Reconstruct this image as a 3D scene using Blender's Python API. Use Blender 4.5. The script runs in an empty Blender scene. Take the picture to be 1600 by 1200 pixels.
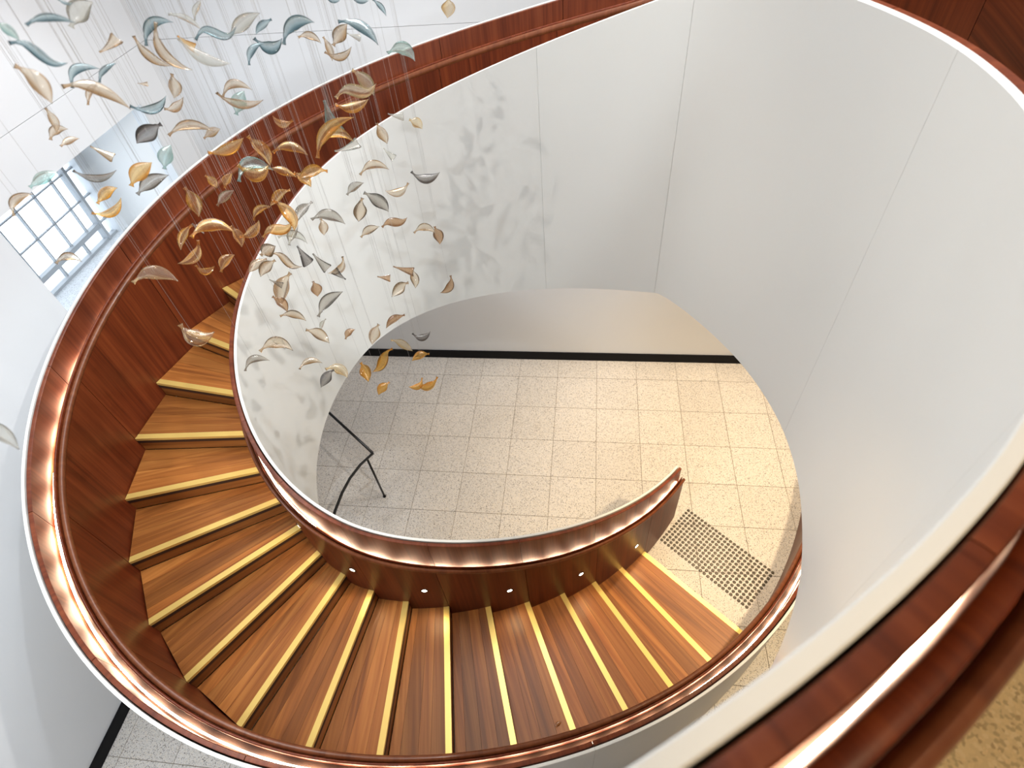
import bpy, bmesh, math, random
import numpy as np
from mathutils import Vector, Matrix, Quaternion
random.seed(7)
scene = bpy.context.scene
COL = scene.collection
PI = math.pi

# ------------------------------------------------------------------ camera
H_CAM = 6.568
F_PX = 900.12
cam_d = bpy.data.cameras.new('camera'); cam = bpy.data.objects.new('camera', cam_d); COL.objects.link(cam)
cam_d.sensor_width = 36.0; cam_d.lens = F_PX / 1600 * 36.0
cam_d.clip_start = 0.03; cam_d.clip_end = 100
RW = Matrix(((0.99705744, 0.0, -0.07665813), (-0.05114447, -0.74490008, -0.66521283), (-0.05710265, 0.66717604, -0.74270817)))
MC = RW.transposed() @ Matrix(((1, 0, 0), (0, -1, 0), (0, 0, -1)))
cam.matrix_world = Matrix.Translation((0, 0, H_CAM)) @ MC.to_4x4()
cam_d.dof.use_dof = True; cam_d.dof.focus_distance = 4.2; cam_d.dof.aperture_fstop = 2.8
scene.camera = cam

# ------------------------------------------------------------------ light
scene.view_settings.view_transform = 'Standard'; scene.view_settings.look = 'None'
scene.view_settings.gamma = 1.0; scene.view_settings.use_curve_mapping = False
scene.view_settings.exposure = 0.0
world = bpy.data.worlds.new('sky'); scene.world = world; world.use_nodes = True
world.node_tree.nodes['Background'].inputs[0].default_value = (0.80, 0.90, 1.0, 1)
world.node_tree.nodes['Background'].inputs[1].default_value = 4.0

GA = math.radians(-5.936)                      # the building's grid is turned a little against the camera
E1 = Vector((math.cos(GA), math.sin(GA), 0)); E2 = Vector((-math.sin(GA), math.cos(GA), 0))
def B(a, b, z=0.0): return E1 * a + E2 * b + Vector((0, 0, z))

def area(name, loc, target, size, power, color):
    d = bpy.data.lights.new(name, 'AREA'); d.shape = 'DISK'; d.size = size; d.energy = power; d.color = color
    o = bpy.data.objects.new(name, d); COL.objects.link(o); o.location = loc
    o.rotation_euler = (Vector(target) - Vector(loc)).to_track_quat('-Z', 'Y').to_euler(); return o
def spot(name, loc, target, power, color, ang=60, rad=0.03, blend=0.25):
    d = bpy.data.lights.new(name, 'SPOT'); d.energy = power; d.color = color; d.spot_size = math.radians(ang); d.spot_blend = blend; d.shadow_soft_size = rad
    o = bpy.data.objects.new(name, d); COL.objects.link(o); o.location = loc
    o.rotation_euler = (Vector(target) - Vector(loc)).to_track_quat('-Z', 'Y').to_euler(); return o
COOL = (0.86, 0.93, 1.0); NEUT = (1.0, 0.97, 0.93); WARM = (1.0, 0.76, 0.46)
area('ceiling_fill', (-1.0, 3.2, 9.0), (-1.0, 3.2, 0), 3.2, 150, (0.92, 0.96, 1.0))  # soft fill added over the well, stands for no known fitting
area('ceiling_fill', (-0.8, 5.2, 9.0), (-0.8, 5.6, 0), 1.8, 150, NEUT)  # unseen fill, added to brighten the back wall and the floor there
spot('spotlight', (-1.6, -0.4, 8.9), (-4.6, 1.6, 1.4), 500, COOL, 52, 0.45, 0.6)  # wide soft fill added to lift the left wall, no known lamp
area('downlight_or_fill', (-3.3, -1.6, 4.6), (-4.6, 1.6, 0.4), 0.9, 165, COOL)  # cool fill added out of view to brighten the lower left wall
spot('spotlight', (2.6, 2.0, 8.9), (-1.6, 3.6, 3.2), 780, NEUT, 58, 0.05)
spot('spotlight', (-2.6, -0.6, 8.9), (-0.35, 3.7, 4.5), 350, NEUT, 44, 0.05, 0.6)
spot('spotlight', (0.5, -1.0, 8.9), (-3.0, 6.4, 4.8), 340, COOL, 60, 0.05)
spot('spotlight', (0.4, 2.4, 8.9), (-4.7, 2.6, 3.0), 520, COOL, 60, 0.05)
spot('spotlight', (-0.9, 1.4, 8.9), (-0.7, 1.4, 1.0), 250, WARM, 34, 0.05)
spot('spotlight', (1.9, -1.6, 8.9), (1.3, -0.4, 5.0), 420, WARM, 50, 0.05)
# downlights under the upper floor, on the ground level
spot('downlight_or_fill', (2.9, 5.0, 4.66), (2.2, 4.2, 0), 720, WARM, 90, 0.10, 0.9)
spot('downlight_or_fill', (3.4, 2.8, 4.66), (1.9, 3.2, 0), 720, WARM, 84, 0.10, 0.9)
spot('downlight_or_fill', (2.2, 4.6, 4.66), (-1.6, 6.3, 0.6), 420, NEUT, 80, 0.20, 0.9)

# ------------------------------------------------------------------ materials
def nt(name):
    m = bpy.data.materials.new(name); m.use_nodes = True
    n = m.node_tree; p = n.nodes['Principled BSDF']; return m, n, p
def plain(name, col, rough=0.5, metal=0.0, spec=0.5, coat=0.0):
    m, n, p = nt(name); p.inputs['Base Color'].default_value = (*col, 1); p.inputs['Roughness'].default_value = rough
    p.inputs['Metallic'].default_value = metal; p.inputs['Specular IOR Level'].default_value = spec; p.inputs['Coat Weight'].default_value = coat
    return m
def N(n, t, **kw):
    x = n.nodes.new(t)
    for k, v in kw.items(): setattr(x, k, v)
    return x
def painted(name, col, rough):
    m, n, p = nt(name)
    tc = N(n, 'ShaderNodeTexCoord'); no = N(n, 'ShaderNodeTexNoise'); no.inputs['Scale'].default_value = 2.2; no.inputs['Detail'].default_value = 4
    n.links.new(tc.outputs['Object'], no.inputs['Vector'])
    mx = N(n, 'ShaderNodeMix', data_type='RGBA'); mx.inputs[6].default_value = (*[c * 0.97 for c in col], 1); mx.inputs[7].default_value = (*col, 1)
    n.links.new(no.outputs[0], mx.inputs[0]); n.links.new(mx.outputs[2], p.inputs['Base Color'])
    p.inputs['Roughness'].default_value = rough
    return m
def wood(name, dark, mid, light, along=0.9, across=26.0, rough=0.33, vary=0.25, coat=0.1):
    """grain runs along the V of the UV map (metres); every piece shifts by its own random number"""
    m, n, p = nt(name); L = n.links.new
    uv = N(n, 'ShaderNodeUVMap'); oi = N(n, 'ShaderNodeObjectInfo')
    mp = N(n, 'ShaderNodeMapping'); mp.inputs['Scale'].default_value = (across, along, 1)
    L(uv.outputs[0], mp.inputs[0])
    cb = N(n, 'ShaderNodeCombineXYZ'); ml = N(n, 'ShaderNodeMath', operation='MULTIPLY'); ml.inputs[1].default_value = 37.0
    L(oi.outputs['Random'], ml.inputs[0]); L(ml.outputs[0], cb.inputs[0]); L(ml.outputs[0], cb.inputs[1]); L(cb.outputs[0], mp.inputs['Location'])
    n1 = N(n, 'ShaderNodeTexNoise'); n1.inputs['Scale'].default_value = 1.0; n1.inputs['Detail'].default_value = 6; n1.inputs['Distortion'].default_value = 0.6
    n2 = N(n, 'ShaderNodeTexNoise'); n2.inputs['Scale'].default_value = 0.16; n2.inputs['Detail'].default_value = 3; n2.inputs['Distortion'].default_value = 1.2
    L(mp.outputs[0], n1.inputs['Vector']); L(mp.outputs[0], n2.inputs['Vector'])
    ad = N(n, 'ShaderNodeMath', operation='MULTIPLY_ADD'); ad.inputs[1].default_value = 0.55; L(n1.outputs[0], ad.inputs[0])
    m3 = N(n, 'ShaderNodeMath', operation='MULTIPLY'); m3.inputs[1].default_value = 0.45; L(n2.outputs[0], m3.inputs[0]); L(m3.outputs[0], ad.inputs[2])
    rp = N(n, 'ShaderNodeValToRGB'); e = rp.color_ramp.elements
    e[0].position = 0.30; e[0].color = (*dark, 1); e[1].position = 0.74; e[1].color = (*light, 1)
    k = rp.color_ramp.elements.new(0.5); k.color = (*mid, 1)
    L(ad.outputs[0], rp.inputs[0])
    hs = N(n, 'ShaderNodeHueSaturation'); mr = N(n, 'ShaderNodeMapRange'); mr.inputs['To Min'].default_value = 1 - vary; mr.inputs['To Max'].default_value = 1 + vary
    L(oi.outputs['Random'], mr.inputs['Value']); L(mr.outputs[0], hs.inputs['Value']); L(rp.outputs[0], hs.inputs['Color'])
    L(hs.outputs[0], p.inputs['Base Color'])
    p.inputs['Specular IOR Level'].default_value = 0.35; p.inputs['Roughness'].default_value = rough; p.inputs['Coat Weight'].default_value = coat; p.inputs['Coat Roughness'].default_value = 0.15
    bp = N(n, 'ShaderNodeBump'); bp.inputs['Strength'].default_value = 0.06; bp.inputs['Distance'].default_value = 0.002
    L(n1.outputs[0], bp.inputs['Height']); L(bp.outputs[0], p.inputs['Normal'])
    return m
def terrazzo(name, base, warmth, speck, scale=1.0):
    m, n, p = nt(name); L = n.links.new
    tc = N(n, 'ShaderNodeTexCoord'); ge = N(n, 'ShaderNodeNewGeometry')
    v = N(n, 'ShaderNodeTexVoronoi'); v.inputs['Scale'].default_value = 150 * scale; L(ge.outputs['Position'], v.inputs['Vector'])
    w = N(n, 'ShaderNodeTexWhiteNoise'); L(v.outputs['Color'], w.inputs['Vector'])
    r = N(n, 'ShaderNodeValToRGB'); e = r.color_ramp.elements; r.color_ramp.interpolation = 'CONSTANT'
    e[0].position = 0; e[0].color = (*speck, 1); e[1].position = 0.07; e[1].color = (*[b * .72 for b in base], 1)
    for ps, c in ((0.2, base), (0.62, [b * 1.08 for b in base]), (0.85, warmth)):
        k = e.new(ps); k.color = (*c, 1)
    L(w.outputs['Value'], r.inputs[0])
    v2 = N(n, 'ShaderNodeTexVoronoi'); v2.inputs['Scale'].default_value = 62 * scale; L(ge.outputs['Position'], v2.inputs['Vector'])
    lt = N(n, 'ShaderNodeMath', operation='LESS_THAN'); lt.inputs[1].default_value = 0.13; L(v2.outputs['Distance'], lt.inputs[0])
    mx = N(n, 'ShaderNodeMix', data_type='RGBA'); L(lt.outputs[0], mx.inputs[0]); L(r.outputs[0], mx.inputs[6]); mx.inputs[7].default_value = (*[s * 1.6 + .04 for s in speck], 1)
    oi = N(n, 'ShaderNodeObjectInfo'); hs = N(n, 'ShaderNodeHueSaturation'); mr = N(n, 'ShaderNodeMapRange'); mr.inputs['To Min'].default_value = .96; mr.inputs['To Max'].default_value = 1.04
    L(oi.outputs['Random'], mr.inputs['Value']); L(mr.outputs[0], hs.inputs['Value']); L(mx.outputs[2], hs.inputs['Color']); L(hs.outputs[0], p.inputs['Base Color'])
    p.inputs['Roughness'].default_value = 0.45
    return m
def emit(name, col, s):
    m, n, p = nt(name); p.inputs['Base Color'].default_value = (*col, 1); p.inputs['Emission Color'].default_value = (*col, 1); p.inputs['Emission Strength'].default_value = s; return m
def glass(name, tint, deep, soft=0.3):
    """thin blown glass: see-through centre, colour gathered where the wall is thick or seen edge-on, bright glints"""
    m, n, p = nt(name); L = n.links.new
    at = N(n, 'ShaderNodeAttribute'); at.attribute_name = 'tint'
    lw = N(n, 'ShaderNodeLayerWeight'); lw.inputs['Blend'].default_value = 0.35
    mxm = N(n, 'ShaderNodeMath', operation='MAXIMUM'); L(at.outputs['Fac'], mxm.inputs[0]); pw = N(n, 'ShaderNodeMath', operation='POWER'); pw.inputs[1].default_value = 2.5; L(lw.outputs['Facing'], pw.inputs[0]); L(pw.outputs[0], mxm.inputs[1])
    mx = N(n, 'ShaderNodeMix', data_type='RGBA'); mx.inputs[6].default_value = (*tint, 1); mx.inputs[7].default_value = (*deep, 1)
    L(mxm.outputs[0], mx.inputs[0]); L(mx.outputs[2], p.inputs['Base Color'])
    p.inputs['Transmission Weight'].default_value = 1.0; p.inputs['Roughness'].default_value = 0.02; p.inputs['IOR'].default_value = 1.45
    tr = N(n, 'ShaderNodeBsdfTransparent'); L(mx.outputs[2], tr.inputs[0])
    gl = N(n, 'ShaderNodeBsdfGlossy'); gl.inputs['Roughness'].default_value = 0.04
    fr_ = N(n, 'ShaderNodeFresnel'); fr_.inputs['IOR'].default_value = 1.55
    m1 = N(n, 'ShaderNodeMixShader'); L(fr_.outputs[0], m1.inputs[0]); L(tr.outputs[0], m1.inputs[1]); L(gl.outputs[0], m1.inputs[2])
    ms = N(n, 'ShaderNodeMixShader'); ms.inputs[0].default_value = 0.30
    df = N(n, 'ShaderNodeBsdfDiffuse'); L(mx.outputs[2], df.inputs[0]); tl = N(n, 'ShaderNodeBsdfTranslucent'); L(mx.outputs[2], tl.inputs[0])
    dt = N(n, 'ShaderNodeMixShader'); L(df.outputs[0], dt.inputs[1]); L(tl.outputs[0], dt.inputs[2])
    m2 = N(n, 'ShaderNodeMixShader'); m2.inputs[0].default_value = 0.10; L(m1.outputs[0], m2.inputs[1]); L(dt.outputs[0], m2.inputs[2])
    L(m2.outputs[0], ms.inputs[1]); L(p.outputs[0], ms.inputs[2]); L(ms.outputs[0], n.nodes['Material Output'].inputs[0])
    return m
M = {}
M['white'] = painted('white_paint', (0.72, 0.72, 0.70), 0.38)
M['drum'] = painted('white_satin_panel', (0.74, 0.735, 0.70), 0.30)
M['edge'] = plain('white_edge', (0.80, 0.77, 0.70), 0.3)
M['wall'] = painted('wall_paint', (0.70, 0.71, 0.73), 0.45)
M['ceil'] = plain('ceiling_paint', (0.75, 0.75, 0.74), 0.7)
M['black'] = plain('black_paint', (0.004, 0.004, 0.005), 0.5, 0, 0.15)
M['iron'] = plain('black_steel', (0.012, 0.011, 0.011), 0.28, 0.3)
M['panel'] = wood('red_timber_panel', (0.060, 0.0100, 0.003), (0.125, 0.0235, 0.0065), (0.200, 0.045, 0.0125), 1.0, 42.0, 0.42, 0.10, 0.0)
M['upper'] = wood('upper_panel_timber', (0.072, 0.014, 0.005), (0.140, 0.031, 0.011), (0.210, 0.056, 0.021), 1.0, 42.0, 0.42, 0.08, 0.0)
M['rail'] = wood('handrail_timber', (0.100, 0.028, 0.011), (0.160, 0.048, 0.018), (0.220, 0.075, 0.030), 1.0, 30.0, 0.38, 0.05, 0.1)
M['tread'] = wood('tread_timber', (0.125, 0.036, 0.008), (0.270, 0.092, 0.020), (0.440, 0.180, 0.044), 0.8, 26.0, 0.40, 0.30, 0.0)
M['dark'] = plain('dark_core', (0.03, 0.012, 0.006), 0.6)
M['brass'] = plain('brass_strip', (0.83, 0.60, 0.18), 0.33, 0.45)
M['stud'] = plain('bronze_stud', (0.030, 0.020, 0.010), 0.35, 0.3)
M['tile'] = terrazzo('terrazzo', (0.60, 0.565, 0.53), (0.66, 0.59, 0.50), (0.12, 0.105, 0.095), 1.0)
M['grout'] = plain('grout', (0.22, 0.185, 0.14), 0.8)
M['uptile'] = terrazzo('warm_stone', (0.62, 0.48, 0.27), (0.70, 0.56, 0.34), (0.42, 0.31, 0.17), 0.8)
for nm_, lo_, hi_ in (('led', 22.0, 80.0), ('led_dim', 5.0, 16.0)):
  m, n, p = nt(nm_ + '_strip'); L = n.links.new
  uv = N(n, 'ShaderNodeUVMap'); sp_ = N(n, 'ShaderNodeSeparateXYZ'); L(uv.outputs[0], sp_.inputs[0])
  a_ = N(n, 'ShaderNodeMath', operation='MULTIPLY'); a_.inputs[1].default_value = 2 * PI / 0.26; L(sp_.outputs[0], a_.inputs[0])
  s_ = N(n, 'ShaderNodeMath', operation='SINE'); L(a_.outputs[0], s_.inputs[0])
  q_ = N(n, 'ShaderNodeMapRange'); q_.inputs['From Min'].default_value = -1; q_.inputs['To Min'].default_value = lo_; q_.inputs['To Max'].default_value = hi_; L(s_.outputs[0], q_.inputs['Value'])
  L(q_.outputs[0], p.inputs['Emission Strength']); p.inputs['Emission Color'].default_value = (1.0, 0.70, 0.46, 1); M[nm_] = m
M['lens'] = emit('lamp_lens', (1.0, 0.90, 0.70), 12.0)
M['lampin'] = emit('ceiling_lamp_lens', (1.0, 0.97, 0.9), 4.0)
M['frame'] = plain('grey_window_paint', (0.36, 0.39, 0.42), 0.4)
M['post'] = plain('white_window_paint', (0.72, 0.76, 0.80), 0.35)
M['masonry'] = painted('old_grey_plaster', (0.80, 0.81, 0.81), 0.8)
M['sill'] = terrazzo('pale_stone_sill', (0.62, 0.66, 0.70), (0.70, 0.74, 0.78), (0.50, 0.53, 0.57), 0.8)
M['wire'] = plain('steel_wire', (0.42, 0.40, 0.38), 0.35, 0.6)
m, n, p = nt('window_glass'); p.inputs['Transmission Weight'].default_value = 1; p.inputs['Roughness'].default_value = 0; p.inputs['IOR'].default_value = 1.02; M['pane'] = m
GL = dict(T=((.78, .86, .87), (.12, .24, .28)), C=((.95, .95, .92), (.75, .73, .66)), G=((.86, .94, .91), (.50, .68, .64)),
          A=((1.0, .84, .58), (.95, .52, .08)), B=((.97, .92, .84), (.60, .40, .20)), K=((.68, .66, .64), (.16, .14, .13)),
          S=((.82, .80, .76), (.42, .38, .33)), L=((.98, .92, .80), (.88, .68, .38)), R=((.82, .66, .50), (.46, .26, .12)), O=((.96, .72, .32), (.86, .46, .05)))
for k, (a, b) in GL.items(): M['g' + k] = glass('blown_glass_' + dict(T='teal', C='clear', G='pale_green', A='amber', B='champagne', K='smoke', S='grey', L='gold', R='brown', O='orange')[k], a, b)

# ------------------------------------------------------------------ helpers
def link(name, me, mat=None, parent=None, smooth=False):
    o = bpy.data.objects.new(name, me); COL.objects.link(o)
    if mat is not None and not me.materials: me.materials.append(mat)
    if parent is not None: o.parent = parent
    if smooth:
        me.polygons.foreach_set('use_smooth', [True] * len(me.polygons))
    return o
def mesh(name, vs, fs, uvs=None):
    me = bpy.data.meshes.new(name); me.from_pydata([tuple(v) for v in vs], [], fs)
    if uvs is not None:
        l = me.uv_layers.new(name='UVMap'); k = 0
        for f in uvs:
            for u in f: l.data[k].uv = u; k += 1
    me.update(); return me
def thing(name, label, cat, loc=(0, 0, 0), group=None):
    o = bpy.data.objects.new(name, None); COL.objects.link(o); o.location = loc; o.empty_display_size = 0.1
    o['label'] = label; o['category'] = cat
    if group: o['group'] = group
    return o
def tag(o, label, cat, group=None):
    o['label'] = label; o['category'] = cat
    if group: o['group'] = group
    return o
def struct(o): o['kind'] = 'structure'; return o
def prism(name, poly, z0, z1, mat, parent=None, uvdir=None):
    """poly: list of (x,y) counter-clockwise or not; upright prism; uvdir = grain direction"""
    n = len(poly); a = sum(poly[i][0] * poly[(i + 1) % n][1] - poly[(i + 1) % n][0] * poly[i][1] for i in range(n))
    if a < 0: poly = poly[::-1]
    vs = [(x, y, z0) for x, y in poly] + [(x, y, z1) for x, y in poly]
    fs = [tuple(range(n))[::-1], tuple(range(n, 2 * n))] + [(i, (i + 1) % n, n + (i + 1) % n, n + i) for i in range(n)]
    g = Vector(uvdir).normalized() if uvdir is not None else Vector((0, 1)); c = Vector((g.y, -g.x))
    uvs = []
    for f in fs:
        top = len(f) == n and (f[0] >= n or f[0] == n - 1)
        q = []
        for i in f:
            x, y, z = vs[i]; q.append((c.x * x + c.y * y + (0 if top else z), g.x * x + g.y * y))
        uvs.append(q)
    return link(name, mesh(name, vs, fs, uvs), mat, parent)
def obox(name, o, ax, ay, az, mat, parent=None, bevel=0):
    """box from corner o along three vectors"""
    o, ax, ay, az = map(Vector, (o, ax, ay, az))
    vs = [o + ax * i + ay * j + az * k for k in (0, 1) for j in (0, 1) for i in (0, 1)]
    fs = [(0, 2, 3, 1), (4, 5, 7, 6), (0, 1, 5, 4), (2, 6, 7, 3), (0, 4, 6, 2), (1, 3, 7, 5)]
    if ax.cross(ay).dot(az) < 0: fs = [f[::-1] for f in fs]
    me = mesh(name, vs, fs)
    if bevel:
        b = bmesh.new(); b.from_mesh(me); bmesh.ops.bevel(b, geom=b.edges[:], offset=bevel, segments=1, affect='EDGES'); b.to_mesh(me); b.free()
    return link(name, me, mat, parent)
def tube(name, pts, r, mat, parent=None, seg=12, caps=True):
    pts = [Vector(p) for p in pts]; vs = []; fs = []; n = len(pts); ref = None
    for i, p in enumerate(pts):
        t = (pts[min(i + 1, n - 1)] - pts[max(i - 1, 0)]).normalized()
        if ref is None: ref = t.orthogonal().normalized()
        ref = (ref - t * ref.dot(t)).normalized(); b = t.cross(ref)
        rr = r[i] if isinstance(r, (list, tuple)) else r
        for k in range(seg):
            a = 2 * PI * k / seg; vs.append(p + (ref * math.cos(a) + b * math.sin(a)) * rr)
    for i in range(n - 1):
        for k in range(seg):
            k2 = (k + 1) % seg; fs.append((i * seg + k, i * seg + k2, (i + 1) * seg + k2, (i + 1) * seg + k))
    if caps: fs += [tuple(range(seg))[::-1], tuple(range((n - 1) * seg, n * seg))]
    return link(name, mesh(name, vs, fs), mat, parent, smooth=True)
def sweep(name, base, nrm, profs, mat, parent=None, ulen=None, smooth=False, hardedge=False):
    """base (n,2), nrm (n,2): a closed profile of (offset, z) per station, swept along; U = length, V = round the profile"""
    n = len(base); k = len(profs[0]); vs = []; fs = []; uvs = []
    if ulen is None:
        ulen = [0.0]
        for i in range(1, n): ulen.append(ulen[-1] + math.hypot(base[i][0] - base[i - 1][0], base[i][1] - base[i - 1][1]))
    for i in range(n):
        for (o, z) in profs[i]: vs.append((base[i][0] + nrm[i][0] * o, base[i][1] + nrm[i][1] * o, z))
    def w(i, j):
        o, z = profs[i][j]; return (ulen[i] + o * 0.02, z + o)
    for i in range(n - 1):
        for j in range(k):
            j2 = (j + 1) % k; f = (i * k + j, i * k + j2, (i + 1) * k + j2, (i + 1) * k + j)
            fs.append(f); uvs.append([w(i, j), w(i, j2), w(i + 1, j2), w(i + 1, j)])
    fs.append(tuple(range(k))[::-1]); uvs.append([w(0, j) for j in range(k)][::-1])
    fs.append(tuple(range((n - 1) * k, n * k))); uvs.append([w(n - 1, j) for j in range(k)])
    me = mesh(name, vs, fs, uvs)
    b = bmesh.new(); b.from_mesh(me); bmesh.ops.recalc_face_normals(b, faces=b.faces[:])
    if smooth:
        for e in b.edges:
            e.smooth = not (e.is_manifold and len(e.link_faces) == 2 and e.calc_face_angle(0) > 0.6)
        for f in b.faces: f.smooth = True
    b.to_mesh(me); b.free()
    return link(name, me, mat, parent)

# ------------------------------------------------------------------ plan of the stair (measured)
HR = 0.1728                                     # riser
WID = 1.3197                                    # clear width
KS = [1, 4, 7, 8.2, 9, 11, 13, 15, 17, 20, 24, 28]
KV = [0.1014, 0.1118, 0.1204, 0.168, 0.2153, 0.2316, 0.2266, 0.2238, 0.2311, 0.2361, 0.1289, 0.0697]
S = np.linspace(-3, 30, 1401); DS = S[1] - S[0]
turn = np.cumsum(np.interp(S, KS, KV)) * DS; turn -= np.interp(1, S, turn)
ang = -0.8094 - turn
NO = np.stack([np.cos(ang), np.sin(ang)], 1); TT = np.stack([np.sin(ang), -np.cos(ang)], 1)
tm = (TT + np.roll(TT, 1, 0)) / 2; tm[0] = TT[0]
PO = np.cumsum(tm * 0.53369 * DS, 0)
def at(arr, s): return np.stack([np.interp(s, S, arr[:, j]) for j in range(arr.shape[1])], -1)
PO = PO - at(PO, 1.0) + np.array([1.05638, 3.02326]) + at(NO, 1.0) * WID
def foot_out(s): return at(PO, s)
def foot_in(s): return at(PO, s) - at(NO, s) * WID
def smooth_interp(x, xs, ys):
    xs = np.array(xs, float); ys = np.array(ys, float); m = np.gradient(ys, xs)
    x = np.clip(x, xs[0], xs[-1]); i = np.clip(np.searchsorted(xs, x) - 1, 0, len(xs) - 2)
    h = xs[i + 1] - xs[i]; t = (x - xs[i]) / h
    return (2*t**3 - 3*t**2 + 1)*ys[i] + (t**3 - 2*t**2 + t)*h*m[i] + (-2*t**3 + 3*t**2)*ys[i+1] + (t**3 - t**2)*h*m[i+1]
Z_UP = 29 * HR                                  # upper floor, 5.01
TI, TO = 0.12, 0.19                             # thickness of the inner / outer balustrade
def stations_in():
    """inner balustrade: stair part, then round the landing"""
    ss = np.arange(-0.75, 28.61, 0.15)
    foot = foot_in(ss); m = -at(NO, ss)
    zp = HR * ss
    top = zp + smooth_interp(ss, [-1, 4, 8, 12, 16, 20, 26, 29], [1.163, 1.181, 1.112, 1.086, 1.058, 0.960, 0.898, 0.898])
    bot = np.maximum(zp - 0.775, 0.0)
    bot = np.minimum(bot, 4.15)
    rail = zp + np.interp(ss, [-1, 1, 4, 8, 30], [1.02, 0.90, 0.82, 0.80, 0.79])
    pbot = np.maximum(zp - 0.30, 0.0)
    st = [(ss[i], foot[i], m[i], zp[i], top[i], bot[i], rail[i], pbot[i], TI) for i in range(len(ss))]
    # landing: white face measured on the upper floor
    L = [tuple(foot_in(27.4) - at(NO, 27.4) * TI), tuple(foot_in(28.0) - at(NO, 28.0) * TI), tuple(foot_in(28.6) - at(NO, 28.6) * TI),
         (0.925, 2.63), (1.068, 2.33), (1.15, 2.05), (1.185, 1.78), (1.172, 1.53), (1.13, 1.32), (1.05, 1.07), (0.945, 0.86), (0.80, 0.655), (0.62, 0.465),
         (0.47, 0.343), (0.317, 0.238), (0.145, 0.138), (-0.10, 0.02), (-0.5, -0.13), (-1.0, -0.24), (-1.8, -0.33), (-3.0, -0.36), (-4.55, -0.30)]
    L = [np.array(p) for p in L]; pts = []
    for i in range(1, len(L) - 2):
        n = 8 if i < 17 else 4
        for k in range(n):
            t = k / n; a, b, c, d = L[i - 1], L[i], L[i + 1], L[i + 2]
            pts.append(0.5 * ((2 * b) + (-a + c) * t + (2 * a - 5 * b + 4 * c - d) * t * t + (-a + 3 * b - 3 * c + d) * t ** 3))
    pts = np.array(pts[9:])
    for _ in range(6): pts[1:-1] = (pts[:-2] + 2 * pts[1:-1] + pts[2:]) / 4
    tg = np.gradient(pts, axis=0); tg /= np.linalg.norm(tg, axis=1)[:, None]
    nn = np.stack([-tg[:, 1], tg[:, 0]], 1)     # away from the well
    if nn[20] @ np.array([1, 0]) < 0: nn = -nn
    k = 0; tip = None
    for q, u in zip(pts, nn):
        k += 1; sv = 28.6 + k * 0.1
        tz = 5.909 - 0.0; w = min(1, k / 6)
        tk = TI + .035 * min(1, k / 12)
        if tip is None and q[0] < .70 and q[1] < .6: tip = sv
        st.append((sv, q + u * tk, -u, Z_UP, 5.88 * (1 - w) + 5.909 * w, 4.15, (HR * 28.6 + .79) * (1 - w) + (Z_UP + 0.76) * w, Z_UP - 0.05, tk))
    return st, tip
ST, TIP = stations_in()
SL = np.array([s[0] for s in ST])

def stations_out():
    ss = np.concatenate([np.arange(-3, 29.01, 0.15)])
    foot = foot_out(ss); m = at(NO, ss); zp = HR * ss
    lv = np.maximum(zp, HR * 0.0 + 0.0)
    top = np.maximum(zp, -0.02) + smooth_interp(ss, [-3, 5, 10, 15, 20, 26, 29], [0.94, 0.943, 0.949, 0.976, 1.005, 0.902, 0.90])
    bot = np.maximum(zp - 0.78, 0.0)
    rail = np.maximum(zp, -0.02) + np.interp(ss, [-3, 5, 20, 26], [0.80, 0.80, 0.84, 0.76])
    pbot = np.maximum(zp - 0.30, 0.0)
    return [(ss[i], foot[i], m[i], zp[i], top[i], bot[i], rail[i], pbot[i], TO) for i in range(len(ss))]
SO = stations_out()

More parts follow.
